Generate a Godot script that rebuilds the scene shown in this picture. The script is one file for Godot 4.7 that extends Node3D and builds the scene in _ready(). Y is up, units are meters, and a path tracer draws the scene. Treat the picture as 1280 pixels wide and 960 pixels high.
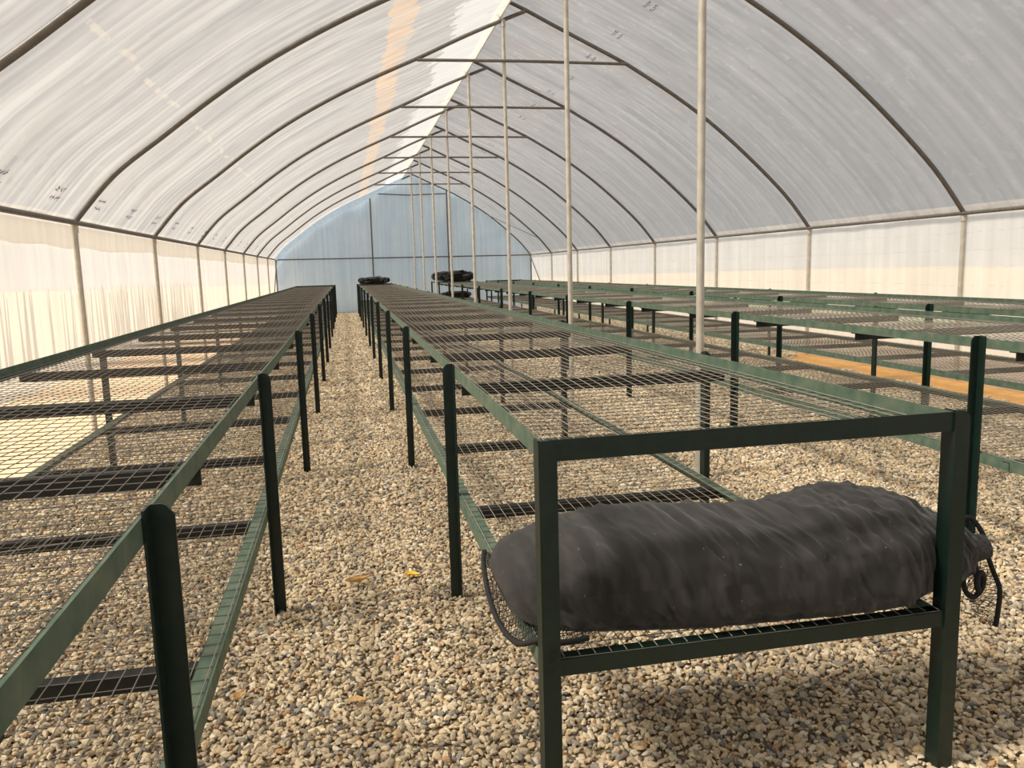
extends Node3D
# A plastic film drying tunnel: hoop frames, dirty translucent film, gravel floor, four long two-tier wire racks.

var M := {}
var used_names := {}
const RIB0 := 8.387
const RIBS := 3.2532
const XL := -2.48
const XR := 7.22
const Z_END := -31.16
const Z_START := 4.63

func _ready() -> void:
	# ---- camera -------------------------------------------------------------------------------
	var cam := Camera3D.new()
	cam.name = "camera"
	cam.fov = 51.22
	cam.near = 0.05
	cam.far = 400.0
	add_child(cam)
	set_camera_basis(cam)
	cam.current = true
	# ---- sky, sun, exposure -------------------------------------------------------------------
	var sky_mat := ProceduralSkyMaterial.new()
	sky_mat.sky_top_color = Color(0.70, 0.74, 0.79)
	sky_mat.sky_horizon_color = Color(0.87, 0.88, 0.885)
	sky_mat.ground_bottom_color = Color(0.55, 0.45, 0.34)
	sky_mat.ground_horizon_color = Color(0.84, 0.84, 0.83)
	sky_mat.sky_energy_multiplier = 0.85
	sky_mat.sun_angle_max = 1.0
	var sky := Sky.new()
	sky.sky_material = sky_mat
	var env := Environment.new()
	env.background_mode = Environment.BG_SKY
	env.sky = sky
	env.background_energy_multiplier = 1.0
	env.tonemap_mode = Environment.TONE_MAPPER_LINEAR
	env.tonemap_exposure = 1.62
	env.sdfgi_enabled = true
	env.ssao_enabled = true
	env.ssil_enabled = true
	var we := WorldEnvironment.new()
	we.name = "environment"
	we.environment = env
	add_child(we)
	var sun := DirectionalLight3D.new()
	sun.name = "sun"
	sun.light_color = Color(1.0, 0.96, 0.90)
	sun.light_energy = 2.35
	sun.light_angular_distance = 13.0
	sun.shadow_enabled = true
	add_child(sun)
	sun.look_at_from_position(Vector3(-0.66, 0.74, 0.10) * 50.0, Vector3.ZERO, Vector3.UP)
	# ---- the rest -----------------------------------------------------------------------------
	make_materials()
	build_ground()
	build_film()
	build_frames()
	build_racks()
	build_net_bag()
	build_far_bundles()
	build_gravel()
	build_litter()
	build_stalks()

func set_camera_basis(cam: Camera3D) -> void:
	var yaw := 0.2004
	var pitch := -0.1436
	var roll := -0.0266
	var fw := Vector3(sin(yaw) * cos(pitch), sin(pitch), -cos(yaw) * cos(pitch))
	var rt := Vector3(cos(yaw), 0, sin(yaw))
	var up := rt.cross(fw)
	var rt2 := rt * cos(roll) + up * sin(roll)
	var up2 := up * cos(roll) - rt * sin(roll)
	cam.transform = Transform3D(Basis(rt2, up2, -fw), Vector3(0, 1.5, 0))

# ================================================================ helpers
func numbered(called: String) -> String:
	if not used_names.has(called):
		used_names[called] = 0
		return called
	used_names[called] += 1
	return "%s_%03d" % [called, used_names[called]]

func thing(called: String, label: String, category: String, at := Vector3.ZERO, group := "") -> Node3D:
	var o := Node3D.new()
	o.name = numbered(called)
	add_child(o)
	o.position = at
	tag(o, label, category, group)
	return o

func tag(o: Node, label: String, category: String, group := "") -> void:
	o.set_meta("label", label)
	o.set_meta("category", category)
	if group != "":
		o.set_meta("group", group)

func structure(called: String, label := "") -> Node3D:
	var o := Node3D.new()
	o.name = called
	add_child(o)
	o.set_meta("kind", "structure")
	if label != "":
		o.set_meta("label", label)
		o.set_meta("category", called.get_slice("_", 0))
	return o

func inst(called: String, mesh: Mesh, mat: Material, parent: Node, at := Vector3.ZERO) -> MeshInstance3D:
	var o := MeshInstance3D.new()
	o.name = called
	o.mesh = mesh
	o.material_override = mat
	parent.add_child(o, true)
	o.position = at
	return o

func new_st() -> SurfaceTool:
	var st := SurfaceTool.new()
	st.begin(Mesh.PRIMITIVE_TRIANGLES)
	st.set_smooth_group(-1)
	return st

func done(st: SurfaceTool) -> ArrayMesh:
	st.generate_normals()
	return st.commit()

func tri(st: SurfaceTool, a: Vector3, b: Vector3, c: Vector3) -> void:
	# given counter-clockwise from outside; Godot's front faces run clockwise
	st.add_vertex(a)
	st.add_vertex(c)
	st.add_vertex(b)

func quad(st: SurfaceTool, a: Vector3, b: Vector3, c: Vector3, d: Vector3) -> void:
	tri(st, a, b, c)
	tri(st, a, c, d)

func extrude(st: SurfaceTool, poly: PackedVector2Array, o: Vector3, u: Vector3, v: Vector3, w: Vector3, length: float) -> void:
	# poly counter-clockwise in (u, v) when looking against w; u x v = w
	var n := poly.size()
	var e := w * length
	for i in n:
		var a := o + u * poly[i].x + v * poly[i].y
		var b := o + u * poly[(i + 1) % n].x + v * poly[(i + 1) % n].y
		quad(st, a, b, b + e, a + e)
	var t := Geometry2D.triangulate_polygon(poly)
	for k in range(0, t.size(), 3):
		var p := poly[t[k]]
		var q := poly[t[k + 1]]
		var r := poly[t[k + 2]]
		if (q - p).cross(r - p) < 0.0:
			var s := q
			q = r
			r = s
		tri(st, o + e + u * p.x + v * p.y, o + e + u * q.x + v * q.y, o + e + u * r.x + v * r.y)
		tri(st, o + u * p.x + v * p.y, o + u * r.x + v * r.y, o + u * q.x + v * q.y)

func tube(st: SurfaceTool, pts: PackedVector3Array, r: float, sides := 8, r_end := -1.0) -> void:
	# a pipe along points, smooth-shaded round its girth by vertex sharing in generate_normals
	var n := pts.size()
	var rings: Array[PackedVector3Array] = []
	var side := Vector3.ZERO
	for i in n:
		var d := (pts[mini(i + 1, n - 1)] - pts[maxi(i - 1, 0)]).normalized()
		if side == Vector3.ZERO:
			side = d.cross(Vector3.UP if absf(d.y) < 0.9 else Vector3.RIGHT).normalized()
		else:
			side = (side - d * side.dot(d)).normalized()
		var up := side.cross(d)
		var ring := PackedVector3Array()
		var rad := r if r_end < 0.0 else lerpf(r, r_end, float(i) / (n - 1))
		for k in sides:
			var a := TAU * k / sides
			ring.append(pts[i] + (side * cos(a) + up * sin(a)) * rad)
		rings.append(ring)
	st.set_smooth_group(1)
	for i in n - 1:
		for k in sides:
			var k2 := (k + 1) % sides
			quad(st, rings[i][k], rings[i + 1][k], rings[i + 1][k2], rings[i][k2])
	st.set_smooth_group(-1)
	for k in range(1, sides - 1):
		tri(st, rings[0][0], rings[0][k], rings[0][k + 1])
		tri(st, rings[n - 1][0], rings[n - 1][k + 1], rings[n - 1][k])

func pipe_mesh(pts: PackedVector3Array, r: float, sides := 10) -> ArrayMesh:
	var st := new_st()
	tube(st, pts, r, sides)
	return done(st)

func spline(pts: Array, per: int) -> PackedVector2Array:
	var out := PackedVector2Array()
	for i in pts.size() - 1:
		var p0: Vector2 = pts[maxi(i - 1, 0)]
		var p1: Vector2 = pts[i]
		var p2: Vector2 = pts[i + 1]
		var p3: Vector2 = pts[mini(i + 2, pts.size() - 1)]
		for k in per:
			out.append(p1.cubic_interpolate(p2, p0, p3, float(k) / per))
	out.append(pts[pts.size() - 1])
	return out

func grid_mesh(rows: int, cols: int, p: PackedVector3Array, uv: PackedVector2Array, uv2: PackedVector2Array) -> ArrayMesh:
	# a smooth sheet of rows x cols points
	var idx := PackedInt32Array()
	for i in rows - 1:
		for j in cols - 1:
			var a := i * cols + j
			idx.append_array(PackedInt32Array([a, a + cols, a + 1, a + 1, a + cols, a + cols + 1]))
	var nrm := PackedVector3Array()
	nrm.resize(p.size())
	for k in range(0, idx.size(), 3):
		var q := (p[idx[k + 2]] - p[idx[k]]).cross(p[idx[k + 1]] - p[idx[k]])
		for m in 3:
			nrm[idx[k + m]] += q
	for k in nrm.size():
		nrm[k] = nrm[k].normalized()
	var arr := []
	arr.resize(Mesh.ARRAY_MAX)
	arr[Mesh.ARRAY_VERTEX] = p
	arr[Mesh.ARRAY_NORMAL] = nrm
	arr[Mesh.ARRAY_TEX_UV] = uv
	if uv2.size():
		arr[Mesh.ARRAY_TEX_UV2] = uv2
	arr[Mesh.ARRAY_INDEX] = idx
	var m := ArrayMesh.new()
	m.add_surface_from_arrays(Mesh.PRIMITIVE_TRIANGLES, arr)
	return m

func noise(seed_: int, freq: float, octaves := 3) -> FastNoiseLite:
	var n := FastNoiseLite.new()
	n.seed = seed_
	n.noise_type = FastNoiseLite.TYPE_SIMPLEX_SMOOTH
	n.frequency = freq
	n.fractal_octaves = octaves
	return n

# ================================================================ materials
func plain(c: Color, rough := 0.7, metal := 0.0) -> StandardMaterial3D:
	var m := StandardMaterial3D.new()
	m.albedo_color = c
	m.roughness = rough
	m.metallic = metal
	return m

func mottled(a: Color, b: Color, scale_: float, rough: float, seed_: int, bump := 0.0) -> StandardMaterial3D:
	# paint, rust or soil with patchy grain between two colours
	var g := Gradient.new()
	g.set_color(0, a)
	g.set_color(1, b)
	var n := noise(seed_, 0.02, 5)
	var t := NoiseTexture2D.new()
	t.width = 256
	t.height = 256
	t.seamless = true
	t.noise = n
	t.color_ramp = g
	var m := StandardMaterial3D.new()
	m.albedo_texture = t
	m.uv1_triplanar = true
	m.uv1_world_triplanar = true
	m.uv1_scale = Vector3.ONE * scale_
	m.roughness = rough
	if bump > 0.0:
		var h := NoiseTexture2D.new()
		h.width = 256
		h.height = 256
		h.seamless = true
		h.noise = n
		m.heightmap_enabled = true
		m.heightmap_texture = h
		m.heightmap_scale = bump
	return m

func make_materials() -> void:
	M.paint = mottled(Color8(11, 28, 23), Color8(17, 40, 32), 3.0, 0.42, 3)
	M.rail = mottled(Color8(62, 88, 74), Color8(104, 114, 96), 2.2, 0.65, 5)
	M.bar = mottled(Color8(15, 19, 18), Color8(34, 36, 33), 2.6, 0.7, 6)
	M.wire = mottled(Color8(128, 124, 114), Color8(168, 162, 150), 1.7, 0.5, 7)
	M.wire.metallic = 0.25
	M.wire_cross_shaded = mottled(Color8(74, 68, 60), Color8(112, 104, 92), 1.7, 0.6, 17)  # same wire, darkened: the shade on its camera side is in the colour
	M.steel = mottled(Color8(182, 176, 164), Color8(212, 206, 194), 2.0, 0.45, 9)
	M.steel.metallic = 0.3
	M.steel_backlit = mottled(Color8(96, 92, 88), Color8(126, 121, 115), 2.0, 0.5, 10)  # same galvanised steel as the posts, backlit darkness put into its colour
	M.steel_backlit.metallic = 0.3
	M.hem = plain(Color8(150, 142, 128), 0.8)
	M.print = plain(Color8(60, 58, 60), 0.8)
	M.soil = mottled(Color8(162, 148, 126), Color8(188, 174, 152), 0.35, 0.95, 11)
	M.bed = mottled(Color8(92, 78, 60), Color8(150, 130, 102), 9.0, 0.95, 12)
	M.verge = mottled(Color8(128, 146, 84), Color8(168, 178, 116), 1.3, 0.95, 18)
	M.bare = mottled(Color8(208, 152, 86), Color8(226, 178, 112), 1.1, 0.95, 14)
	M.cord = plain(Color8(34, 33, 34), 0.85)
	M.clay = plain(Color8(120, 62, 40), 0.9)

func film_material(seed_: int, low: Color, high: Color, opaque := 0.68) -> StandardMaterial3D:
	# thin white film, dust lying in streaks that run from the ridge to the eaves
	var w := 1024
	var h := 512
	var a := noise(seed_, 0.035, 4).get_seamless_image(w, 24)
	a.resize(w, h, Image.INTERPOLATE_CUBIC)
	var b := noise(seed_ + 1, 0.012, 3).get_seamless_image(w, 96)
	b.resize(w, h, Image.INTERPOLATE_CUBIC)
	var c := noise(seed_ + 2, 0.02, 5).get_seamless_image(w, h)
	var img := Image.create(w, h, false, Image.FORMAT_RGB8)
	for y in h:
		for x in w:
			var t := 0.52 * a.get_pixel(x, y).r + 0.28 * b.get_pixel(x, y).r + 0.20 * c.get_pixel(x, y).r
			t = clampf((t - 0.5) * 1.9 + 0.5, 0.0, 1.0)
			img.set_pixel(x, y, low.lerp(high, t))
	img.generate_mipmaps()
	var m := StandardMaterial3D.new()
	m.albedo_texture = ImageTexture.create_from_image(img)
	m.roughness = 0.55
	m.metallic_specular = 0.25
	m.cull_mode = BaseMaterial3D.CULL_DISABLED
	m.backlight_enabled = true
	m.backlight = Color(0.78, 0.78, 0.78)
	m.transparency = BaseMaterial3D.TRANSPARENCY_ALPHA
	m.albedo_color = Color(1, 1, 1, opaque)             # thin film: part of the light goes straight through
	return m

func with_stains(m: StandardMaterial3D, img: Image) -> void:
	m.detail_enabled = true
	m.detail_albedo = ImageTexture.create_from_image(img)
	m.detail_uv_layer = BaseMaterial3D.DETAIL_UV_2
	m.detail_blend_mode = BaseMaterial3D.BLEND_MODE_MIX

# ================================================================ ground
func slab(x0: float, x1: float, y0: float, y1: float, z0: float, z1: float) -> ArrayMesh:
	var b := BoxMesh.new()
	b.size = Vector3(x1 - x0, y1 - y0, z1 - z0)
	var st := SurfaceTool.new()
	st.append_from(b, 0, Transform3D(Basis(), Vector3((x0 + x1) / 2, (y0 + y1) / 2, (z0 + z1) / 2)))
	return st.commit()

func build_ground() -> void:
	var g := structure("ground")
	inst("dry_ground", slab(-90, 90, -0.4, -0.06, -130, 90), M.soil, g)
	inst("bare_soil", slab(-4.3, XL - 0.05, -0.06, -0.03, -40, 12), M.bare, g)
	inst("bare_soil", slab(XR + 0.05, 9.2, -0.06, -0.03, -40, 12), M.bare, g)
	inst("grass_verge", slab(13.2, 15.0, -0.06, 0.02, -60, 20), M.verge, g)
	var f := structure("floor")
	inst("gravel_bed", slab(XL - 0.04, XR + 0.04, -0.06, -0.008, Z_END - 0.02, Z_START), M.bed, f)
	inst("bare_soil", slab(6.60, XR + 0.04, -0.05, 0.002, -12.0, Z_START), M.bare, f)

# ================================================================ film
var left_arc := []
var right_arc := []

func arc_left() -> PackedVector2Array:
	return spline([Vector2(-2.48, 2.03), Vector2(-2.09, 2.47), Vector2(-1.61, 2.84), Vector2(-1.13, 3.20), Vector2(-0.65, 3.52), Vector2(-0.10, 3.83), Vector2(0.51, 4.13), Vector2(1.17, 4.42), Vector2(1.62, 4.63), Vector2(2.0, 4.80), Vector2(2.377, 4.955), Vector2(2.70, 5.085)], 5)

func arc_right() -> PackedVector2Array:
	return spline([Vector2(7.22, 2.0), Vector2(6.78, 2.52), Vector2(6.13, 3.11), Vector2(5.51, 3.60), Vector2(4.92, 3.99), Vector2(4.40, 4.29), Vector2(4.13, 4.435), Vector2(3.60, 4.68), Vector2(3.10, 4.91), Vector2(2.70, 5.10), Vector2(2.44, 5.21)], 5)

func roof_sheet(prof: PackedVector2Array, out: float, seed_: int) -> ArrayMesh:
	var nz := 260
	var cols := prof.size()
	var wob := noise(seed_, 1.0, 3)
	var p := PackedVector3Array()
	var uv := PackedVector2Array()
	var uv2 := PackedVector2Array()
	var arc := PackedFloat32Array()
	arc.append(0.0)
	for j in range(1, cols):
		arc.append(arc[j - 1] + prof[j].distance_to(prof[j - 1]))
	for i in nz:
		var z := lerpf(Z_START, Z_END, float(i) / (nz - 1))
		var bay := fposmod((-z - RIB0) / RIBS, 1.0)
		var free := sin(PI * bay)                       # film is held at the hoops, loose between them
		for j in cols:
			var d := (prof[mini(j + 1, cols - 1)] - prof[maxi(j - 1, 0)]).normalized()
			var nn := Vector2(-d.y, d.x) * out
			var k := 0.032 + free * (0.012 * wob.get_noise_2d(z * 1.6, arc[j] * 0.22) - 0.008)
			if z < -28.0:                               # gathered folds in the last bay
				k -= free * 0.07 * absf(wob.get_noise_2d(z * 2.2 + 40.0, arc[j] * 0.9))
			p.append(Vector3(prof[j].x + nn.x * k, prof[j].y + nn.y * k, z))
			uv.append(Vector2(z / 6.0, arc[j] / 6.0))
			uv2.append(Vector2(float(i) / (nz - 1), arc[j] / arc[cols - 1]))
	return grid_mesh(nz, cols, p, uv, uv2)

func roof_stains(left: bool) -> Image:
	var w := 1024
	var h := 512
	var big := noise(21 if left else 22, 0.02, 4)
	var fine := noise(23 if left else 24, 0.09, 4)
	var img := Image.create(w, h, false, Image.FORMAT_RGBA8)
	for y in h:
		var v := (y + 0.5) / h
		for x in w:
			var s := big.get_noise_2d(x * 1.6, y * 0.07)
			var q := fine.get_noise_2d(x * 1.4, y * 0.13)
			var c := Color(0.70, 0.66, 0.60)
			var a := 0.0
			if left:
				# dust film, with a whiter ragged-edged band next to the ridge
				a = 0.22 + 0.25 * s
				c = Color(0.80, 0.78, 0.745)
				if v > 0.855 + 0.05 * q + 0.03 * s:
					a = 0.6
					c = Color(0.96, 0.965, 0.97)
				var band := absf(v - 0.705 - 0.012 * s) / 0.028      # rusty run-off along one line
				if band < 1.0 + 0.5 * q:
					a = clampf(0.46 + 0.6 * q, 0.0, 0.7)
					c = Color(0.95, 0.79, 0.58)
				var low := absf(v - 0.065) / 0.035                   # blotches above the eaves
				var fleck := fine.get_noise_2d(x * 1.8 + 700.0, y * 0.6)
				if low < 1.0 + 0.5 * q and fleck + 0.5 * s > 0.12:
					a = clampf(0.2 + 1.0 * (q + 0.6 * s - 0.16), 0.0, 0.55)
					c = Color(0.82, 0.78, 0.73)
				if absf(v - 0.26 - 0.01 * s) < 0.004 and q > -0.05:
					a = 0.5
					c = Color(0.88, 0.83, 0.76)
				if q > 0.42 and s > 0.12:
					a = 0.45
					c = Color(0.86, 0.82, 0.77)
			else:
				a = 0.22 + 0.25 * s
				c = Color(0.80, 0.78, 0.745)
				if v > 0.45 and s + 0.5 * q > 0.14:
					a = clampf(0.2 + 0.9 * (s + 0.5 * q - 0.14), 0.0, 0.6)
					c = Color(0.74, 0.69, 0.64)
				if fine.get_noise_2d(x * 2.6 + 400.0, y * 0.30) > 0.40:
					a = 0.42
					c = Color(0.90, 0.90, 0.90)
			img.set_pixel(x, y, Color(c.r, c.g, c.b, clampf(a, 0.0, 1.0)))
	return img

func wall_sheet(x: float, seed_: int, out: float) -> ArrayMesh:
	var nz := 240
	var ny := 24
	var wob := noise(seed_, 1.0, 3)
	var p := PackedVector3Array()
	var uv := PackedVector2Array()
	var uv2 := PackedVector2Array()
	for i in nz:
		var z := lerpf(Z_START, Z_END, float(i) / (nz - 1))
		var free := sin(PI * fposmod((-z - RIB0) / RIBS, 1.0))
		for j in ny:
			var y := lerpf(2.10, -0.05, float(j) / (ny - 1))
			var k := 0.032 + free * 0.025 * wob.get_noise_2d(z * 1.1, y * 0.8)
			p.append(Vector3(x + out * k, y, z))
			uv.append(Vector2(z / 6.0, y / 6.0))
			uv2.append(Vector2(float(i) / (nz - 1), float(j) / (ny - 1)))
	return grid_mesh(nz, ny, p, uv, uv2)

func wall_stains(left: bool) -> Image:
	var w := 2048
	var h := 256
	var big := noise(31 if left else 41, 0.03, 4)
	var fine := noise(32 if left else 42, 0.10, 4)
	var img := Image.create(w, h, false, Image.FORMAT_RGBA8)
	for x in w:
		for y in h:
			var height := lerpf(2.10, -0.05, (y + 0.5) / h)
			var s := big.get_noise_2d(x * 0.5, y * 0.8)
			var q := fine.get_noise_2d(x, y * 1.5)
			var c := Color(0.86, 0.85, 0.83)
			var a := clampf(0.12 + 0.3 * s, 0.0, 0.5)
			if not left and absf(fmod(height + 0.02 * s, 0.21) - 0.1) < 0.008 and q > -0.05:
				a = 0.35                                  # faint creases from the roll
				c = Color(0.76, 0.72, 0.69)
			img.set_pixel(x, y, Color(c.r, c.g, c.b, clampf(a, 0.0, 1.0)))
	return img

func gable_sheet(z: float) -> ArrayMesh:
	# the end sheet, cut to the outline of the hoop
	var outline := PackedVector2Array()
	outline.append(Vector2(XL, -0.05))
	for q in arc_left():
		if q.x < 2.40:
			outline.append(q)
	var r := arc_right()
	r.reverse()
	for q in r:
		outline.append(q)
	outline.append(Vector2(XR, -0.05))
	var n := noise(61, 1.0, 3)
	var rows := 30
	var cols := 60
	var p := PackedVector3Array()
	var uv := PackedVector2Array()
	for i in rows:
		for j in cols:
			var x := lerpf(XL, XR, float(j) / (cols - 1))
			var top := 2.0
			for k in range(1, outline.size() - 1):
				var a := outline[k]
				var b := outline[k + 1]
				if x >= a.x and x <= b.x and b.x > a.x:
					top = lerpf(a.y, b.y, (x - a.x) / (b.x - a.x))
					break
			var y := lerpf(top, -0.05, float(i) / (rows - 1))
			p.append(Vector3(x, y, z + 0.03 * n.get_noise_2d(x * 0.7, y * 0.7)))
			uv.append(Vector2(x / 6.0, y / 6.0))
	return grid_mesh(rows, cols, p, uv, PackedVector2Array())

func build_film() -> void:
	var roof_l := film_material(100, Color8(146, 142, 138), Color8(206, 203, 200))
	with_stains(roof_l, roof_stains(true))
	var roof_r := film_material(110, Color8(146, 142, 138), Color8(206, 203, 200))
	with_stains(roof_r, roof_stains(false))
	var wall_l := film_material(120, Color8(218, 215, 208), Color8(238, 236, 231), 0.72)
	with_stains(wall_l, wall_stains(true))
	var wall_r := film_material(130, Color8(218, 215, 208), Color8(238, 236, 231), 0.72)
	with_stains(wall_r, wall_stains(false))
	var gable := film_material(140, Color8(180, 206, 230), Color8(203, 221, 238), 0.95)
	M.film_gable = gable
	M.film_wall = wall_l

	var c := structure("ceiling")
	var al := arc_left()
	var cut := PackedVector2Array()
	for q in al:
		if q.x < 2.33:
			cut.append(q)
	cut.append(Vector2(2.33, 4.945))
	inst("roof_film", roof_sheet(cut, 1.0, 71), roof_l, c)
	inst("roof_film", roof_sheet(arc_right(), -1.0, 72), roof_r, c)
	# maker's print repeated along the film
	for k in 22:
		var z := -2.7 - 1.213 * k
		print_mark(c, Vector3(-2.345, 2.222, z), Vector2(0.40, 0.46).normalized(), k)
	for k in 19:
		var z := -8.45 - 1.2 * k
		print_mark(c, Vector3(3.80, 4.585, z), Vector2(-0.905, 0.42).normalized(), k + 50)
	var wl := structure("wall_left")
	inst("side_film", wall_sheet(XL, 73, -1.0), wall_l, wl)
	flap(wl)
	var wr := structure("wall_right")
	inst("side_film", wall_sheet(XR, 74, 1.0), wall_r, wr)
	var wb := structure("wall_back")
	inst("end_film", gable_sheet(Z_END - 0.06), gable, wb)
	inst("gathered_film", gathered_film(), gable, wb)
	var wf := structure("wall_front")
	inst("end_film", gable_sheet(Z_START), gable, wf)

func gathered_film() -> ArrayMesh:
	# spare end film bunched up along one side of the end hoop
	var prof := arc_left()
	var n := noise(85, 1.0, 3)
	var rows := 150
	var cols := 10
	var p := PackedVector3Array()
	var uv := PackedVector2Array()
	for i in rows:
		var f := float(i) / (rows - 1) * (prof.size() - 8)
		var a := int(f)
		var q := prof[a].lerp(prof[a + 1], f - a)
		var d := (prof[a + 1] - prof[a]).normalized()
		var nin := Vector2(d.y, -d.x)
		var wide := (0.09 + 0.05 * n.get_noise_1d(f * 0.25)) * smoothstep(0.0, 6.0, f) * smoothstep(prof.size() - 7.0, prof.size() - 20.0, f) + 0.02
		for j in cols:
			var g := j / (cols - 1.0)
			var o := 0.035 + wide * sin(PI * g * 0.55) + 0.035 * n.get_noise_2d(f * 0.9, g * 3.0) * sin(PI * g)
			p.append(Vector3(q.x + nin.x * o, q.y + nin.y * o, Z_END + 1.1 - 1.12 * g + 0.05 * n.get_noise_2d(f * 0.7, 9.0)))
			uv.append(Vector2(f * 0.1, g * 0.3))
	return grid_mesh(rows, cols, p, uv, PackedVector2Array())

func flap(parent: Node) -> void:
	# the skirt of roof film that hangs inside the side sheet, with a wavy lower edge
	var n := noise(81, 1.0, 3)
	var rows := 220
	var p := PackedVector3Array()
	var uv := PackedVector2Array()
	var uv2 := PackedVector2Array()
	for i in rows:
		var z := lerpf(Z_START, Z_END + 0.1, float(i) / (rows - 1))
		for j in 5:
			var t := j / 4.0
			var low := 1.80 + 0.035 * n.get_noise_1d(z * 0.8) + 0.012 * n.get_noise_1d(z * 4.0)
			var y := lerpf(2.0, low, t)
			p.append(Vector3(XL - 0.006 + 0.016 * t * n.get_noise_2d(z * 1.4, 5.0), y, z))
			uv.append(Vector2(z / 6.0, y / 6.0))
			uv2.append(Vector2(float(i) / (rows - 1), 0.9))
	var m := film_material(125, Color8(226, 219, 206), Color8(240, 235, 226))
	inst("film_skirt", grid_mesh(rows, 5, p, uv, uv2), m, parent)

var mark_meshes := []
func print_mark(parent: Node, at: Vector3, up2: Vector2, k: int) -> void:
	# a two-line stamp too blurred to read: short strokes in dark ink on the film
	var up := Vector3(up2.x, up2.y, 0)
	var along := Vector3(0, 0, -1)
	var inward := up.cross(along).normalized()
	if inward.y > 0.0:
		inward = -inward
	var variant := k % 3
	if mark_meshes.size() <= variant:
		for v in 3:
			var rng := RandomNumberGenerator.new()
			rng.seed = 500 + v
			var st := new_st()
			for row in 2:
				for i in 4:
					var cx := -0.085 + 0.055 * i + rng.randf_range(-0.008, 0.008) + row * 0.02
					var cy := 0.055 - 0.095 * row + rng.randf_range(-0.008, 0.008)
					for s in 2:
						var a := rng.randf_range(-0.5, 0.5) + (PI / 2 if s == 0 else rng.randf_range(-0.4, 0.4))
						var l := rng.randf_range(0.018, 0.034)
						var d := Vector2(cos(a), sin(a)) * l
						var w := Vector2(-sin(a), cos(a)) * 0.0045
						var o := Vector2(cx, cy) + Vector2(rng.randf_range(-0.012, 0.012), rng.randf_range(-0.012, 0.012))
						var q := [o - d - w, o + d - w, o + d + w, o - d + w]
						quad(st, Vector3(q[0].x, q[0].y, 0), Vector3(q[1].x, q[1].y, 0), Vector3(q[2].x, q[2].y, 0), Vector3(q[3].x, q[3].y, 0))
			mark_meshes.append(done(st))
	var o := inst("film_print", mark_meshes[variant], M.print, parent)
	o.transform = Transform3D(Basis(along, up, along.cross(up)), at + inward * 0.004)

# ================================================================ frames
func v3(a: PackedVector2Array, z := 0.0) -> PackedVector3Array:
	var o := PackedVector3Array()
	for q in a:
		o.append(Vector3(q.x, q.y, z))
	return o

const ORD := ["first", "second", "third", "fourth", "fifth", "sixth", "seventh", "eighth", "ninth", "tenth"]

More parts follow.
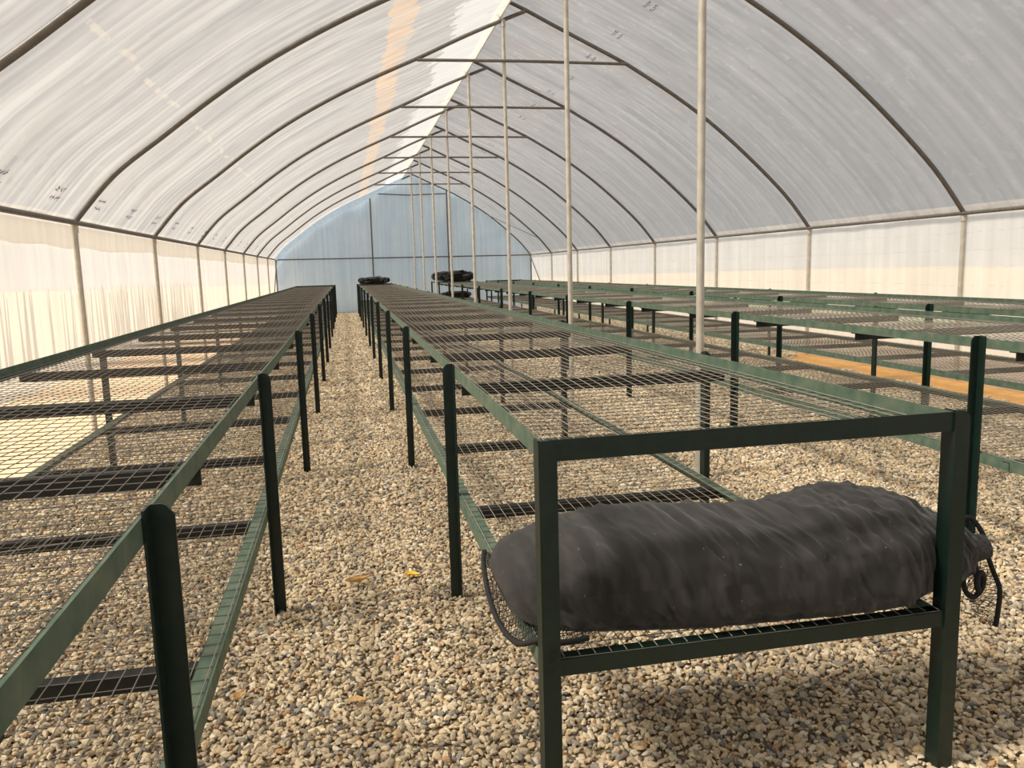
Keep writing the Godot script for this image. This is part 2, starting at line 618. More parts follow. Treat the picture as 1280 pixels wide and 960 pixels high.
func build_frames() -> void:
	var left := pipe_mesh(v3(arc_left()), 0.027)
	var right := pipe_mesh(v3(arc_right()), 0.027)
	var tie := pipe_mesh(PackedVector3Array([Vector3(1.14, 4.385, 0.02), Vector3(2.6, 4.40, 0.035), Vector3(4.18, 4.40, 0.02)]), 0.021)
	var post := pipe_mesh(PackedVector3Array([Vector3(2.372, -0.05, 0.0), Vector3(2.372, 4.93, 0.0)]), 0.027, 12)
	var wpl := pipe_mesh(PackedVector3Array([Vector3(XL, -0.05, 0.0), Vector3(XL, 2.03, 0.0)]), 0.027)
	var wpr := pipe_mesh(PackedVector3Array([Vector3(XR, -0.05, 0.0), Vector3(XR, 2.0, 0.0)]), 0.027)
	var collar := pipe_mesh(PackedVector3Array([Vector3(2.372, 4.86, 0.0), Vector3(2.372, 4.965, 0.0)]), 0.036, 10)
	var bolt_st := new_st()
	tube(bolt_st, PackedVector3Array([Vector3(2.30, 4.99, 0.06), Vector3(2.34, 5.06, -0.05)]), 0.018, 6)
	tube(bolt_st, PackedVector3Array([Vector3(2.27, 5.03, -0.03), Vector3(2.36, 5.0, 0.04)]), 0.014, 6)
	var bolt := done(bolt_st)
	var socket_st := new_st()
	tube(socket_st, PackedVector3Array([Vector3(0, -0.06, 0), Vector3(0, 0.05, 0)]), 0.036, 10)
	var socket := done(socket_st)
	for i in range(-3, 7):
		var z := -(RIB0 + RIBS * i)
		var t := thing("hoop_frame", "%s grey pipe hoop with centre post and tie bar counting from the bluish end sheet" % ORD[6 - i], "hoop frame", Vector3(0, 0, z), "pipe hoops carrying the film roof")
		inst("arch_pipe", left, M.steel_backlit, t)
		inst("arch_pipe", right, M.steel_backlit, t)
		inst("tie_bar", tie, M.steel_backlit, t)
		var cp := inst("center_post", post, M.steel, t)
		inst("collar", collar, M.steel, cp)
		inst("wall_post", wpl, M.steel, t)
		inst("wall_post", wpr, M.steel, t)
		inst("eave_socket", socket, M.steel, t, Vector3(XL, 2.0, 0))
		inst("eave_socket", socket, M.steel, t, Vector3(XR, 1.97, 0))
		inst("ridge_clamp", bolt, M.steel_backlit, t)
	# the end hoop carries the gable sheet
	var e := thing("gable_frame", "pipe frame with two uprights holding the bluish end sheet", "gable frame", Vector3(0, 0, Z_END))
	inst("arch_pipe", left, M.steel_backlit, e)
	inst("arch_pipe", right, M.steel_backlit, e)
	inst("wall_post", wpl, M.steel_backlit, e)
	inst("wall_post", wpr, M.steel_backlit, e)
	inst("upright", pipe_mesh(PackedVector3Array([Vector3(1.07, -0.02, 0), Vector3(1.08, 4.38, 0)]), 0.027), M.steel_backlit, e)
	inst("upright", pipe_mesh(PackedVector3Array([Vector3(3.97, -0.02, 0), Vector3(3.97, 4.48, 0)]), 0.027), M.steel_backlit, e)
	inst("cross_pipe", pipe_mesh(PackedVector3Array([Vector3(XL, 2.03, 0.04), Vector3(2.3, 2.01, 0.05), Vector3(XR, 2.0, 0.04)]), 0.024), M.steel_backlit, e)
	inst("cross_pipe", pipe_mesh(PackedVector3Array([Vector3(1.08, 4.40, 0.05), Vector3(2.5, 4.33, 0.05), Vector3(3.97, 4.38, 0.05)]), 0.022), M.steel_backlit, e)
	inst("brace", pipe_mesh(PackedVector3Array([Vector3(XR - 0.03, 1.98, 0.0), Vector3(XR - 0.03, 0.6, 2.2)]), 0.018, 6), M.steel_backlit, e)
	inst("brace", pipe_mesh(PackedVector3Array([Vector3(XL + 0.03, 2.0, 0.0), Vector3(XL + 0.03, 0.5, 2.2)]), 0.018, 6), M.steel_backlit, e)
	inst("brace", pipe_mesh(PackedVector3Array([Vector3(5.45, 3.60, 0.02), Vector3(6.70, 2.56, 3.2)]), 0.013, 6), M.steel_backlit, e)
	# pipes running along the house
	var n := 24
	var wave := noise(91, 1.0, 2)
	var pl := PackedVector3Array()
	var pr := PackedVector3Array()
	var pp := PackedVector3Array()
	for i in n:
		var z := lerpf(Z_START, Z_END, float(i) / (n - 1))
		pl.append(Vector3(XL + 0.03, 2.03, z))
		pr.append(Vector3(XR - 0.03, 2.0, z))
		pp.append(Vector3(2.385, 5.115, z))
	var t1 := structure("trim_1")
	inst("eave_pipe", pipe_mesh(pl, 0.024), M.steel_backlit, t1)
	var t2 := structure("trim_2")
	inst("eave_pipe", pipe_mesh(pr, 0.022), M.steel_backlit, t2)
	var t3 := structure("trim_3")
	inst("ridge_pipe", pipe_mesh(pp, 0.026), M.steel_backlit, t3)
	# the hem of the roof film, folded over the ridge pipe
	var p := PackedVector3Array()
	var uv := PackedVector2Array()
	var rows := 200
	for i in rows:
		var z := lerpf(Z_START, Z_END, float(i) / (rows - 1))
		var w := 0.008 * wave.get_noise_1d(z * 1.3)
		for q in [Vector2(2.44, 5.245), Vector2(2.36, 5.20), Vector2(2.325 + w, 5.10), Vector2(2.315 + w, 4.985), Vector2(2.335 + w, 4.965)]:
			p.append(Vector3(q.x, q.y, z))
			uv.append(Vector2(z, q.y))
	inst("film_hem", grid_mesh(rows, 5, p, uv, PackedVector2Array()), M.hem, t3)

# ================================================================ racks
const ANG := 0.05
const TH := 0.005

func rail_mesh(lip_up: bool, inward: float, length: float) -> ArrayMesh:
	# steel angle along -z from the origin; the outer face is at x = 0, its top at y = 0
	var st := new_st()
	var poly: PackedVector2Array
	if lip_up:
		poly = PackedVector2Array([Vector2(0, -ANG), Vector2(ANG, -ANG), Vector2(ANG, -ANG + TH), Vector2(TH, -ANG + TH), Vector2(TH, 0), Vector2(0, 0)])
	else:
		poly = PackedVector2Array([Vector2(0, -ANG), Vector2(TH, -ANG), Vector2(TH, -TH), Vector2(ANG, -TH), Vector2(ANG, 0), Vector2(0, 0)])
	if inward < 0.0:
		for i in poly.size():
			poly[i].x = -poly[i].x
		poly.reverse()
	extrude(st, poly, Vector3(0, 0, -length), Vector3.RIGHT, Vector3.UP, Vector3.BACK, length)
	return done(st)

func bar_mesh(lip_up: bool, face: float, width: float) -> ArrayMesh:
	# steel angle along x; its upright face looks to z = +face
	var st := new_st()
	var poly: PackedVector2Array
	var h := 0.045
	# (u, v) = (-z, y) for face +1
	if lip_up:
		poly = PackedVector2Array([Vector2(0, -0.055), Vector2(h, -0.055), Vector2(h, -0.05), Vector2(TH, -0.05), Vector2(TH, 0), Vector2(0, 0)])
	else:
		poly = PackedVector2Array([Vector2(0, -h), Vector2(TH, -h), Vector2(TH, -TH), Vector2(h, -TH), Vector2(h, 0), Vector2(0, 0)])
	if face < 0.0:
		for i in poly.size():
			poly[i].x = -poly[i].x
		poly.reverse()
	extrude(st, poly, Vector3(width, 0, 0), Vector3.FORWARD, Vector3.UP, Vector3.LEFT, width)
	return done(st)

func leg_mesh(height: float, out: float, plate_near: bool) -> ArrayMesh:
	# an angle-iron leg: a fin standing out from the rail, a flange lying against it; cut corners on top
	var st := new_st()
	var w := 0.048
	var fin := PackedVector2Array([Vector2(0, -0.04), Vector2(w, -0.04), Vector2(w, height - 0.022), Vector2(w - 0.014, height - 0.004), Vector2(w - 0.022, height), Vector2(0.006, height), Vector2(0, height - 0.008)])
	var fz := 0.0 if plate_near else -w
	var f2 := fin
	if out < 0.0:
		f2 = PackedVector2Array()
		for q in fin:
			f2.append(Vector2(-q.x, q.y))
		f2.reverse()
	extrude(st, f2, Vector3(0, 0, fz), Vector3.RIGHT, Vector3.UP, Vector3.BACK, TH)
	var fl := PackedVector2Array([Vector2(0, -0.04), Vector2(w, -0.04), Vector2(w, height - 0.01), Vector2(w - 0.01, height), Vector2(0, height)])
	extrude(st, fl, Vector3(0 if out > 0.0 else -TH, 0, 0), Vector3.FORWARD, Vector3.UP, Vector3.RIGHT, TH)
	return done(st)

func wire_deck(width: float, length: float, seed_: int, dz: float, bar: float, across: bool) -> ArrayMesh:
	# welded wire: long wires along the rack, cross wires over them
	var rng := RandomNumberGenerator.new()
	rng.seed = seed_
	var st := new_st()
	var sag := noise(seed_, 1.0, 2)
	var r := 0.0016
	var dip := func(x: float, z: float) -> float:
		# the wire hangs a little between the crossbars it rests on
		return -0.016 * pow(sin(PI * (z - bar) / 1.25), 2.0) * clampf(minf(x - 0.05, width - 0.05 - x) * 6.0, 0.0, 1.0)
	var nlong := int(round(width / 0.044))
	for i in (0 if across else nlong + 1):
		var x := lerpf(0.012, width - 0.012, float(i) / nlong)
		var pts := PackedVector3Array()
		var n := int(length / 0.25)
		for k in n + 1:
			var z := -length * k / n
			pts.append(Vector3(x + 0.003 * sag.get_noise_2d(z * 0.7, i * 3.0), 0.0044 + dip.call(x, z), z))
		square_wire(st, pts, r)
	var m := int(length / dz)
	for k in (m + 1 if across else 0):
		var z := -length * k / m + rng.randf_range(-0.0025, 0.0025)
		var pts := PackedVector3Array()
		for q in 6:
			var x := lerpf(0.007, width - 0.007, q / 5.0)
			pts.append(Vector3(x, 0.0015 + dip.call(x, z), z + rng.randf_range(-0.002, 0.002)))
		square_wire(st, pts, 0.0014)
	st.index()
	return done(st)

func square_wire(st: SurfaceTool, pts: PackedVector3Array, r: float) -> void:
	for i in pts.size() - 1:
		var a := pts[i]
		var b := pts[i + 1]
		var d := (b - a).normalized()
		var s := d.cross(Vector3.UP).normalized() * r
		var u := Vector3.UP * r
		var o := [s, u, -s, -u]
		for k in 4:
			var p: Vector3 = o[k]
			var q: Vector3 = o[(k + 1) % 4]
			quad(st, a + p, a + q, b + q, b + p)

func rack(label: String, x0: float, x1: float, top: float, low: float, z0: float, z1: float, legs: Array, front_legs: bool, first_bar: float, seed_: int, dz := 0.066) -> Node3D:
	var t := thing("drying_rack", label, "rack", Vector3(0, 0, 0), "long drying racks of green steel and wire")
	var w := x1 - x0
	var len_ := z0 - z1                                     # z0 is nearer and larger
	for deck in 2:
		var y: float = top if deck == 0 else low
		var up := deck == 0
		inst("rail", rail_mesh(up, 1.0, len_), M.rail, t, Vector3(x0, y, z0))
		inst("rail", rail_mesh(up, -1.0, len_), M.rail, t, Vector3(x1, y, z0))
		inst("end_bar", bar_mesh(up, 1.0, w), M.paint, t, Vector3(x0, y, z0 + TH))
		inst("end_bar", bar_mesh(up, -1.0, w), M.paint, t, Vector3(x0, y, z1 - TH))
		var my := y - ANG + TH if up else y
		inst("long_wires", wire_deck(w, len_, seed_ + deck, dz, first_bar - z0, false), M.wire, t, Vector3(x0, my + 0.0015, z0))
		inst("cross_wires", wire_deck(w, len_, seed_ + deck, dz, first_bar - z0, true), M.wire_cross_shaded, t, Vector3(x0, my + 0.0015, z0))
		var bm := bar_mesh(false, 1.0, w)
		var z := first_bar
		while z > z1 + 0.5:
			inst("crossbar", bm, M.bar, t, Vector3(x0, y - ANG - 0.0005 if up else y - TH - 0.0005, z))
			z -= 1.25
	for k in legs.size():
		var z: float = legs[k]
		var near: bool = front_legs and k == 0
		var h := top + (0.0 if near else 0.012)
		if near:
			# corner leg flush with the front bar on one side, outside the frame on the other
			inst("leg", leg_mesh(top, 1.0, true), M.paint, t, Vector3(x0 - 0.0058, 0, z0 + TH + 0.001))
			inst("leg", leg_mesh(top + 0.004, 1.0, true), M.paint, t, Vector3(x1 + 0.0005, 0, z0 + TH + 0.001))
		else:
			inst("leg", leg_mesh(h if x0 > -1.0 else top - 0.006, -1.0, false), M.paint, t, Vector3(x0 - 0.0005, 0, z))
			inst("leg", leg_mesh(h, 1.0, false), M.paint, t, Vector3(x1 + 0.0005, 0, z))
	return t

func build_racks() -> void:
	var far := -29.6
	rack("two-tier green wire drying rack across the gravel aisle from the one holding a net bag", -1.70, -0.385, 1.07, 0.49, -0.30, far, [-0.45, -1.51, -3.51, -6.13, -8.72, -11.31, -13.80, -16.27, -19.15, -22.0, -24.9, -27.5, -29.5], false, -0.85, 200)
	var c := rack("two-tier green wire drying rack with the black net bag on its lower shelf", 0.45, 1.63, 1.075, 0.492, -1.895, far, [-1.895, -3.47, -6.03, -8.64, -11.33, -14.0, -16.35, -19.1, -22.0, -24.9, -27.4, -29.5], true, -3.27, 210)
	rack("two-tier green wire drying rack standing just beyond the row of centre posts", 3.13, 4.39, 1.088, 0.50, -1.2, far, [-1.3, -3.44, -6.03, -8.56, -11.1, -13.5, -16.1, -18.9, -21.7, -24.5, -27.2, -29.5], false, -2.0, 220, 0.068)
	rack("two-tier green wire drying rack set along the beige side film, behind another rack", 5.16, 6.43, 1.07, 0.49, -1.4, far, [-1.5, -3.9, -6.3, -8.85, -11.4, -14.0, -16.6, -19.2, -21.9, -24.6, -27.2, -29.5], false, -2.4, 230, 0.068)
	# rolling mark on the front leg
	var tm := TextMesh.new()
	tm.text = "IKA 70"
	tm.font_size = 24
	tm.pixel_size = 0.0011
	tm.depth = 0.0016
	var f := SystemFont.new()
	f.font_names = PackedStringArray(["Droid Sans"])
	tm.font = f
	var o := inst("rolling_mark", tm, M.paint, c)
	o.transform = Transform3D(Basis(Vector3(0, 0, 1), -PI / 2), Vector3(0.472, 0.49, -1.8835))

# ================================================================ the net bag
func net_material(a: Color, b: Color) -> StandardMaterial3D:
	# knitted shade net: a fine diagonal weave with dust in the threads
	var w := 64
	var img := Image.create(w, w, false, Image.FORMAT_RGB8)
	var hm := Image.create(w, w, false, Image.FORMAT_RGB8)
	for y in w:
		for x in w:
			var u := sin(TAU * (x + y) * 4.0 / w) * 0.5 + 0.5
			var v := sin(TAU * (x - y) * 4.0 / w) * 0.5 + 0.5
			var t := maxf(u, v)
			img.set_pixel(x, y, a.lerp(b, pow(t, 2.0)))
			hm.set_pixel(x, y, Color(t, t, t))
	var m := StandardMaterial3D.new()
	m.albedo_texture = ImageTexture.create_from_image(img)
	m.heightmap_enabled = true
	m.heightmap_texture = ImageTexture.create_from_image(hm)
	m.heightmap_scale = 0.06
	m.roughness = 0.85
	m.rim_enabled = true
	m.rim = 0.3
	m.cull_mode = BaseMaterial3D.CULL_DISABLED
	return m

func cloth_dust(m: StandardMaterial3D, seed_: int) -> void:
	var n := noise(seed_, 0.03, 4)
	var f := noise(seed_ + 1, 0.18, 2)
	var img := Image.create(512, 256, false, Image.FORMAT_RGBA8)
	for y in 256:
		for x in 512:
			var s := n.get_noise_2d(x * 1.6, y * 0.35)
			var q := f.get_noise_2d(x, y)
			var a := clampf(0.08 + 0.6 * s, 0.0, 0.32)
			var c := Color(0.31, 0.295, 0.28)
			if q > 0.78:
				a = 0.6
				c = Color(0.70, 0.66, 0.60)
			img.set_pixel(x, y, Color(c.r, c.g, c.b, a))
	with_stains(m, img)

func build_net_bag() -> void:
	var t := thing("net_bag", "rolled black shade-net bag lying across the lower shelf of a rack", "bag", Vector3(1.15, 0.5, -2.2))
	var o := Vector3(1.15, 0.5, -2.2)
	var net := net_material(Color8(13, 13, 13), Color8(44, 42, 41))
	cloth_dust(net, 300)
	M.net = net
	M.net_black = net_material(Color8(12, 12, 12), Color8(30, 29, 29))
	# outline along x: [x, top height, half depth, bottom height, centre z]
	var key := [[0.405, 0.585, 0.13, 0.515, -2.30], [0.43, 0.655, 0.19, 0.51, -2.27], [0.50, 0.705, 0.235, 0.508, -2.235], [0.62, 0.752, 0.255, 0.505, -2.215], [0.78, 0.775, 0.262, 0.503, -2.205], [0.95, 0.778, 0.262, 0.502, -2.20], [1.10, 0.768, 0.258, 0.502, -2.20], [1.25, 0.765, 0.26, 0.502, -2.20], [1.40, 0.785, 0.262, 0.502, -2.20], [1.53, 0.792, 0.258, 0.502, -2.20], [1.64, 0.765, 0.235, 0.502, -2.205], [1.73, 0.72, 0.205, 0.50, -2.21], [1.82, 0.675, 0.16, 0.495, -2.215], [1.90, 0.635, 0.11, 0.49, -2.21], [1.94, 0.595, 0.06, 0.50, -2.20]]
	var nt := 240
	var na := 96
	var lump := noise(301, 1.0, 3)
	var fold := noise(302, 1.0, 3)
	var p := PackedVector3Array()
	var uv := PackedVector2Array()
	var uv2 := PackedVector2Array()
	for i in nt:
		var f := float(i) / (nt - 1) * (key.size() - 1)
		var a := mini(int(f), key.size() - 2)
		var g := f - a
		var e := []
		for c in 5:
			e.append(cubic_interpolate(key[a][c], key[a + 1][c], key[maxi(a - 1, 0)][c], key[mini(a + 2, key.size() - 1)][c], g))
		for k in na:
			var th := TAU * k / (na - 1)
			var ct := cos(th)
			var sn := sin(th)
			var ry: float = (e[1] - e[3]) * 0.5
			var cy: float = (e[1] + e[3]) * 0.5
			# a soft roll: flatter below, round above
			var sq := pow(absf(sn), 0.8) * signf(sn)
			var y := cy + ry * (sq if sn > 0.0 else maxf(sq * 1.12, -1.0))
			var z: float = e[4] + (0.012 + 0.055 * smoothstep(0.5, 1.3, e[0]) * smoothstep(1.68, 1.5, e[0]) + 0.02 * smoothstep(1.5, 1.68, e[0])) + e[2] * (pow(absf(ct), lerpf(0.30, 0.85, smoothstep(-0.7, 0.5, sn))) * signf(ct))
			var x: float = e[0] + 0.05 * sn * (e[0] - 1.1) * 0.4
			var nrm := Vector3(0, sn, ct).normalized()
			var amt := 0.014 * lump.get_noise_3d(x * 3.0, sn * 0.9, ct * 0.9)
			# pulled folds round the girth, slanting a little
			amt += 0.013 * (absf(fold.get_noise_3d((x + 0.09 * sn) * 13.0, ct * 0.5, sn * 0.5)) * 2.0 - 0.6) + 0.004 * fold.get_noise_3d((x + 0.06 * sn) * 45.0, ct, sn)
			if x > 1.25 and sn > 0.3:
				amt += 0.012 * fold.get_noise_2d(x * 9.0 + 7.0, z * 14.0)
			if sn < -0.75:
				amt *= 0.2
			var end := minf(1.0, minf(x - 0.40, 1.96 - x) * 12.0)
			var pt := Vector3(x, maxf(y, 0.5), z) + nrm * amt * maxf(end, 0.2)
			pt.y = maxf(pt.y, 0.503)
			p.append(pt - o)
			uv.append(Vector2(x * 38.0, th * 0.25 * 38.0))
			uv2.append(Vector2((x - 0.4) / 1.55, th / TAU))
	inst("net_roll", grid_mesh(nt, na, p, uv, uv2), net, t)
	# gathered ends
	var plug := new_st()
	for side in 2:
		var base := 0 if side == 0 else (nt - 1) * na
		var mid := Vector3.ZERO
		for k in na - 1:
			mid += p[base + k] / (na - 1)
		mid.x += -0.004 if side == 0 else 0.012
		for k in na - 1:
			tri(plug, mid, p[base + k], p[base + k + 1])
	inst("gathered_end", done(plug), M.cord, t)
	# the open hem that hangs from one end: cord and loose netting
	var hem_pts := [Vector3(0.400, 0.585, -2.50), Vector3(0.392, 0.548, -2.47), Vector3(0.386, 0.505, -2.38), Vector3(0.386, 0.475, -2.26), Vector3(0.394, 0.468, -2.14), Vector3(0.415, 0.476, -2.04), Vector3(0.46, 0.512, -1.975), Vector3(0.52, 0.507, -1.955), Vector3(0.60, 0.505, -1.97)]
	var hem := PackedVector3Array()
	for i in hem_pts.size() - 1:
		for k in 6:
			var a: Vector3 = hem_pts[i]
			var b: Vector3 = hem_pts[i + 1]
			hem.append(a.cubic_interpolate(b, hem_pts[maxi(i - 1, 0)], hem_pts[mini(i + 2, hem_pts.size() - 1)], k / 6.0) - o)
	inst("hem_cord", pipe_mesh(hem, 0.0085, 8), M.cord, t)
	var inner := PackedVector3Array()
	for i in hem.size():
		var f := float(i) / (hem.size() - 1)
		inner.append(Vector3(lerpf(0.41, 0.70, f * f), lerpf(0.60, 0.54, f) + 0.02 * sin(f * 9.0), lerpf(-2.40, -2.02, f)) - o)
	inst("loose_net", lattice(hem, inner, 9, 310), M.cord, t)
	# tail at the other end
	var tail_pts := [Vector3(1.86, 0.665, -2.13), Vector3(1.925, 0.668, -2.14), Vector3(1.965, 0.615, -2.13), Vector3(1.985, 0.565, -2.14), Vector3(2.03, 0.48, -2.15), Vector3(2.062, 0.41, -2.15), Vector3(2.062, 0.34, -2.15), Vector3(2.055, 0.272, -2.15)]
	var tail := PackedVector3Array()
	for i in tail_pts.size() - 1:
		for k in 6:
			tail.append((tail_pts[i] as Vector3).cubic_interpolate(tail_pts[i + 1], tail_pts[maxi(i - 1, 0)], tail_pts[mini(i + 2, tail_pts.size() - 1)], k / 6.0) - o)
	inst("tail_cord", pipe_mesh(tail, 0.008, 8), M.cord, t)
	var tail2 := PackedVector3Array()
	for i in tail.size():
		var f := float(i) / (tail.size() - 1)
		tail2.append(Vector3(lerpf(1.90, 2.045, f * f), lerpf(0.58, 0.27, f), -2.165 + 0.03 * sin(f * 5.0)) - o)
	inst("loose_net", lattice(tail, tail2, 7, 311), M.cord, t)
	# folded pleat hanging beside the leg and the curl of net under it
	var pl := PackedVector3Array()
	var pu := PackedVector2Array()
	for i in 24:
		var f := i / 23.0
		for k in 14:
			var g := k / 13.0
			var a := lerpf(-0.4, 3.6, g)
			pl.append(Vector3(1.80 + 0.15 * f + 0.02 * sin(f * 6.0), 0.575 + (0.075 - 0.03 * f) * sin(a) + 0.01 * lump.get_noise_2d(f * 6.0, g * 6.0), -2.10 + (0.06 - 0.02 * f) * cos(a)) - o)
			pu.append(Vector2(f * 2.0, g * 2.0))
	inst("pleat", grid_mesh(24, 14, pl, pu, pu), net, t)
	var curl := PackedVector3Array()
	for i in 60:
		var a := i / 59.0 * TAU * 1.6
		var r := 0.066 - 0.0006 * i
		curl.append(Vector3(1.905 + r * 0.55 * cos(a), 0.475 + r * sin(a), -2.12 + 0.0012 * i) - o)
	inst("curled_edge", pipe_mesh(curl, 0.009, 6), M.cord, t)

func lattice(a: PackedVector3Array, b: PackedVector3Array, rows: int, seed_: int) -> ArrayMesh:
	# real threads between two edges
	var st := new_st()
	var rng := RandomNumberGenerator.new()
	rng.seed = seed_
	var n := a.size()
	var g := []
	for r in rows + 1:
		var row := PackedVector3Array()
		for i in n:
			row.append(a[i].lerp(b[i], float(r) / rows) + Vector3(rng.randf_range(-0.004, 0.004), rng.randf_range(-0.004, 0.004), rng.randf_range(-0.004, 0.004)))
		g.append(row)
	for r in rows:
		for i in n - 1:
			square_wire(st, PackedVector3Array([g[r][i], g[r + 1][i + 1]]), 0.0011)
			square_wire(st, PackedVector3Array([g[r][i + 1], g[r + 1][i]]), 0.0011)
	return done(st)

func lump_mesh(size: Vector3, seed_: int) -> ArrayMesh:
	# a crumpled heap of folded net
	var n := noise(seed_, 1.0, 4)
	var rows := 26
	var cols := 48
	var p := PackedVector3Array()
	var uv := PackedVector2Array()
	for i in rows:
		var ph := PI * i / (rows - 1)
		for j in cols:
			var th := TAU * j / (cols - 1)
			var d := Vector3(cos(ph), sin(ph) * sin(th), sin(ph) * cos(th))
			var q := Vector3(signf(d.x) * pow(absf(d.x), 0.55), signf(d.y) * pow(absf(d.y), 0.7), signf(d.z) * pow(absf(d.z), 0.6))
			var e := Vector3(cos(ph) * 2.0, sin(ph) * sin(th), sin(ph) * cos(th))
			var k := 0.95 + 0.55 * n.get_noise_3d(e.x * 1.6, e.y * 0.9, e.z * 0.9) + 0.30 * n.get_noise_3d(e.x * 5.0, e.y * 3.5, e.z * 3.5)
			p.append(Vector3(q.x * size.x, maxf(q.y * size.y * k, -size.y), q.z * size.z * k) * 0.5 + Vector3(0, size.y * 0.5, 0))
			uv.append(Vector2(float(i) / 4.0, float(j) / 8.0))
	return grid_mesh(rows, cols, p, uv, uv)

func build_far_bundles() -> void:
	var b := inst(numbered("net_bundle"), lump_mesh(Vector3(1.12, 0.24, 0.9), 320), M.net_black, self, Vector3(1.0, 1.078, -28.9))
	tag(b, "flat black net bundle at the far end of the rack that carries the net bag", "bundle")
	var d := inst(numbered("net_bundle"), lump_mesh(Vector3(1.55, 0.36, 1.0), 321), M.net_black, self, Vector3(3.80, 1.091, -28.8))
	tag(d, "tall black net bundle piled on the upper deck beyond the centre posts", "bundle")
	var e := inst(numbered("net_bundle"), lump_mesh(Vector3(1.1, 0.22, 0.9), 322), M.net_black, self, Vector3(3.85, 0.511, -28.6))
	tag(e, "small black net bundle on a lower deck beneath a taller bundle", "bundle")

# ================================================================ gravel
func stone_mesh(seed_: int) -> ArrayMesh:
	var rng := RandomNumberGenerator.new()
	rng.seed = seed_
	var g := (1.0 + sqrt(5.0)) / 2.0
	var v := [Vector3(-1, g, 0), Vector3(1, g, 0), Vector3(-1, -g, 0), Vector3(1, -g, 0), Vector3(0, -1, g), Vector3(0, 1, g), Vector3(0, -1, -g), Vector3(0, 1, -g), Vector3(g, 0, -1), Vector3(g, 0, 1), Vector3(-g, 0, -1), Vector3(-g, 0, 1)]
	for i in 12:
		var q: Vector3 = v[i]
		v[i] = q.normalized() * rng.randf_range(0.38, 0.60)
	var f := [0, 11, 5, 0, 5, 1, 0, 1, 7, 0, 7, 10, 0, 10, 11, 1, 5, 9, 5, 11, 4, 11, 10, 2, 10, 7, 6, 7, 1, 8, 3, 9, 4, 3, 4, 2, 3, 2, 6, 3, 6, 8, 3, 8, 9, 4, 9, 5, 2, 4, 11, 6, 2, 10, 8, 6, 7, 9, 8, 1]
	var st := new_st()
	for k in range(0, 60, 3):
		tri(st, v[f[k]], v[f[k + 1]], v[f[k + 2]])
	return done(st)

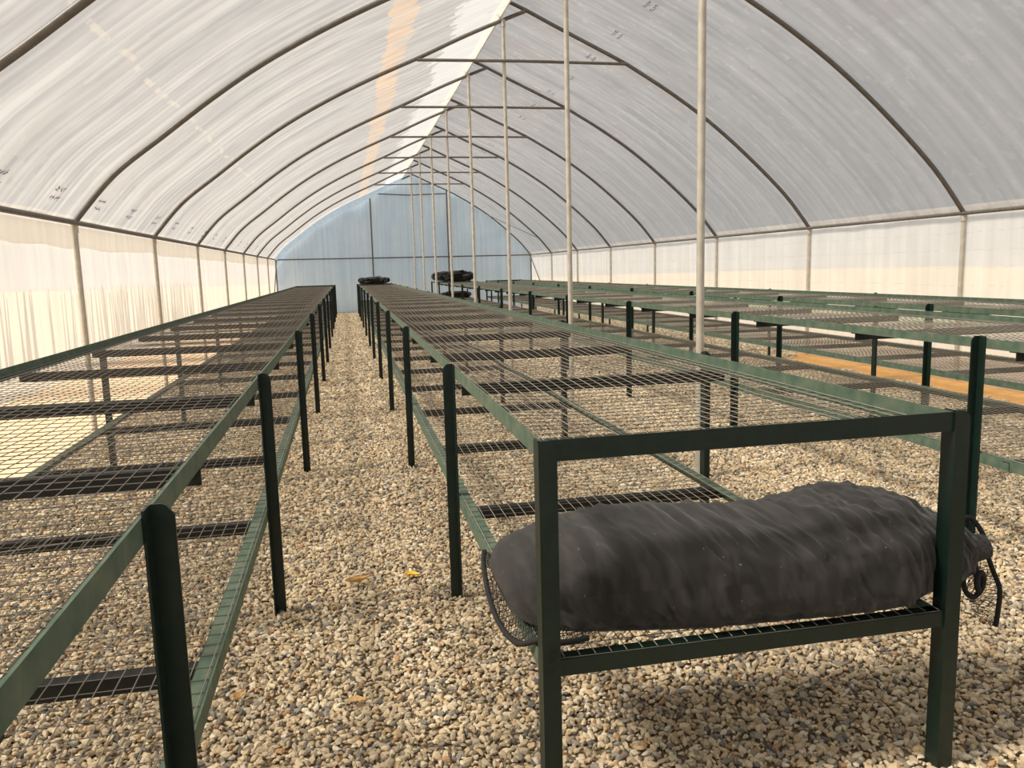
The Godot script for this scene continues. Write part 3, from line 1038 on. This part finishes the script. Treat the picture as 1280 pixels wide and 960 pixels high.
func build_gravel() -> void:
	var rng := RandomNumberGenerator.new()
	rng.seed = 77
	var palette := [Color8(210, 190, 157), Color8(192, 174, 146), Color8(220, 204, 172), Color8(174, 160, 137), Color8(146, 140, 129), Color8(198, 174, 136), Color8(180, 142, 104), Color8(112, 108, 102), Color8(224, 213, 190)]
	var weights := [20, 20, 15, 14, 10, 9, 3, 6, 8]
	var bag := []
	for i in palette.size():
		for k in weights[i]:
			bag.append(i)
	var patch := noise(78, 0.9, 3)
	var buf := PackedFloat32Array()
	var near := []                       # candidates to stand as single stones
	# [z from, z to, spacing, mean size]
	var zones := [[0.9, 5.0, 0.0175, 0.0235], [5.0, 10.0, 0.023, 0.0295], [10.0, 31.1, 0.036, 0.043]]
	for zone in zones:
		var step: float = zone[2]
		var z: float = zone[0]
		while z < zone[1]:
			var xa := maxf(XL + 0.02, -0.40 * z - 0.9)
			var edge := XR - 0.02 if z > 12.0 else 6.62 + 0.22 * patch.get_noise_1d(z * 1.3) + 0.10 * patch.get_noise_1d(z * 7.0) + 0.6 * smoothstep(10.8, 12.0, z)
			var xb := minf(edge, 1.0 * z + 0.9)
			var x := xa
			while x < xb:
				var px := x + rng.randf_range(-0.5, 0.5) * step
				var pz := -(z + rng.randf_range(-0.5, 0.5) * step)
				var s: float = zone[3] * (0.62 + 0.95 * pow(rng.randf(), 1.6))
				var b := Basis.from_euler(Vector3(rng.randf() * TAU, rng.randf() * TAU, rng.randf() * TAU))
				b = Basis.from_scale(Vector3(1, 0.78, 1)) * b * Basis.from_scale(Vector3(s * rng.randf_range(0.9, 1.3), s * rng.randf_range(0.5, 0.8), s * rng.randf_range(0.7, 1.0)))
				var py := rng.randf_range(-0.006, 0.006) + 0.004 * patch.get_noise_2d(px, pz)
				var ci: int = bag[rng.randi() % bag.size()]
				var tone := 1.0 + 0.14 * rng.randf_range(-1, 1) + 0.10 * patch.get_noise_2d(px * 0.8 + 30.0, pz * 0.8)
				var tr := Transform3D(b, Vector3(px, py, pz))
				if z < 3.2 and z > 1.5 and s > 0.029 and px > -0.36 and px < 0.72 * z + 0.1:
					near.append([s / z, tr, ci])
				else:
					var c: Color = (palette[ci] as Color).srgb_to_linear()
					buf.append_array(PackedFloat32Array([b.x.x, b.y.x, b.z.x, px, b.x.y, b.y.y, b.z.y, py, b.x.z, b.y.z, b.z.z, pz, c.r * tone, c.g * tone, c.b * tone, 1.0]))
				x += step
			z += step
	near.sort_custom(func(a, b): return a[0] > b[0])
	var floor_node := get_node("floor")
	var variants := [stone_mesh(1), stone_mesh(2), stone_mesh(3)]
	var mats := []
	for c in palette:
		mats.append(plain(c, 0.9))
	for k in near.size():
		if k < 300:
			var o := inst("gravel_stone", variants[k % 3], mats[near[k][2]], floor_node)
			o.transform = near[k][1]
		else:
			var b: Transform3D = near[k][1]
			var c: Color = (palette[near[k][2]] as Color).srgb_to_linear()
			buf.append_array(PackedFloat32Array([b.basis.x.x, b.basis.y.x, b.basis.z.x, b.origin.x, b.basis.x.y, b.basis.y.y, b.basis.z.y, b.origin.y, b.basis.x.z, b.basis.y.z, b.basis.z.z, b.origin.z, c.r, c.g, c.b, 1.0]))
	var m := plain(Color.WHITE, 0.9)
	m.vertex_color_use_as_albedo = true
	var mm := MultiMesh.new()
	mm.transform_format = MultiMesh.TRANSFORM_3D
	mm.use_colors = true
	mm.mesh = variants[0]
	mm.instance_count = buf.size() / 16
	mm.buffer = buf
	print("stones ", mm.instance_count, " near ", near.size())
	var mi := MultiMeshInstance3D.new()
	mi.name = "gravel"
	mi.multimesh = mm
	mi.material_override = m
	floor_node.add_child(mi)
	mi.set_meta("kind", "stuff")

# ================================================================ litter
func leaf_mesh(length: float, width: float, curl: float, seed_: int) -> ArrayMesh:
	var n := noise(seed_, 1.0, 2)
	var rows := 12
	var p := PackedVector3Array()
	var uv := PackedVector2Array()
	for i in rows:
		var f := float(i) / (rows - 1)
		var w := width * sin(PI * pow(f, 0.8)) * 0.5 + 0.001
		for j in 5:
			var g := j / 2.0 - 1.0
			p.append(Vector3(length * (f - 0.5), 0.004 + curl * (g * g * w * 1.2 + pow(absf(f - 0.5) * 2.0, 2.0) * length * 0.22) + 0.003 * n.get_noise_2d(f * 8.0, g * 3.0), g * w + curl * 0.4 * length * (f - 0.5) * (f - 0.5)))
			uv.append(Vector2(f, g))
	return grid_mesh(rows, 5, p, uv, PackedVector2Array())

func build_litter() -> void:
	var yellow := mottled(Color8(214, 160, 30), Color8(246, 206, 60), 14.0, 0.6, 15)
	var tan := mottled(Color8(206, 160, 96), Color8(232, 196, 136), 14.0, 0.7, 16)
	for m in [yellow, tan]:
		m.cull_mode = BaseMaterial3D.CULL_DISABLED
	var spots := [[Vector3(0.245, 0.02, -3.78), 0.085, 0.045, 0.5, -0.35, yellow, "bright yellow fallen leaf on the gravel beside a pale curled one"],
		[Vector3(-0.02, 0.02, -3.76), 0.135, 0.038, 1.0, 0.35, tan, "pale tan curled fallen leaf on the gravel beside a bright yellow one"],
		[Vector3(-0.445, 0.02, -2.79), 0.07, 0.03, 0.8, 1.1, tan, "small tan leaf scrap on gravel near the foot of a rack's front leg"],
		[Vector3(-0.04, 0.02, -2.67), 0.065, 0.04, 0.3, -0.2, tan, "flat tan leaf scrap lying in the middle of the gravel aisle"],
		[Vector3(1.69, 0.02, -6.10), 0.12, 0.06, 0.5, 0.2, yellow, "yellow fallen leaf on gravel at the foot of a rack leg"]]
	for s in spots:
		var o := inst(numbered("fallen_leaf"), leaf_mesh(s[1], s[2], s[3], 400), s[5], self, s[0])
		o.rotation.y = s[4]
		tag(o, s[6], "leaf")

func build_stalks() -> void:
	# dry stems standing outside, seen as faint upright streaks through the side film
	var rng := RandomNumberGenerator.new()
	rng.seed = 900
	var clump := noise(901, 0.9, 2)
	var st := new_st()
	for k in 420:
		var z := rng.randf_range(-30.0, -3.0)
		if clump.get_noise_1d(z) < -0.02:
			continue
		var x := rng.randf_range(-6.4, -4.7)
		var h := 1.5 + (x / -2.48) * rng.randf_range(-0.11, -0.02)
		var lean := Vector3(rng.randf_range(-0.04, 0.04), 0, rng.randf_range(-0.05, 0.05))
		var p := Vector3(x, -0.08, z)
		tube(st, PackedVector3Array([p, p + lean * 0.4 + Vector3(0, h * 0.5, 0), p + lean + Vector3(0, h, 0)]), rng.randf_range(0.012, 0.030), 5, 0.006)
	var o := inst("dry_stalks", done(st), plain(Color8(84, 68, 50), 0.9), self)
	o.set_meta("kind", "stuff")
	tag(o, "thin dry stalks showing as faint upright streaks through the cream side film", "stalks")
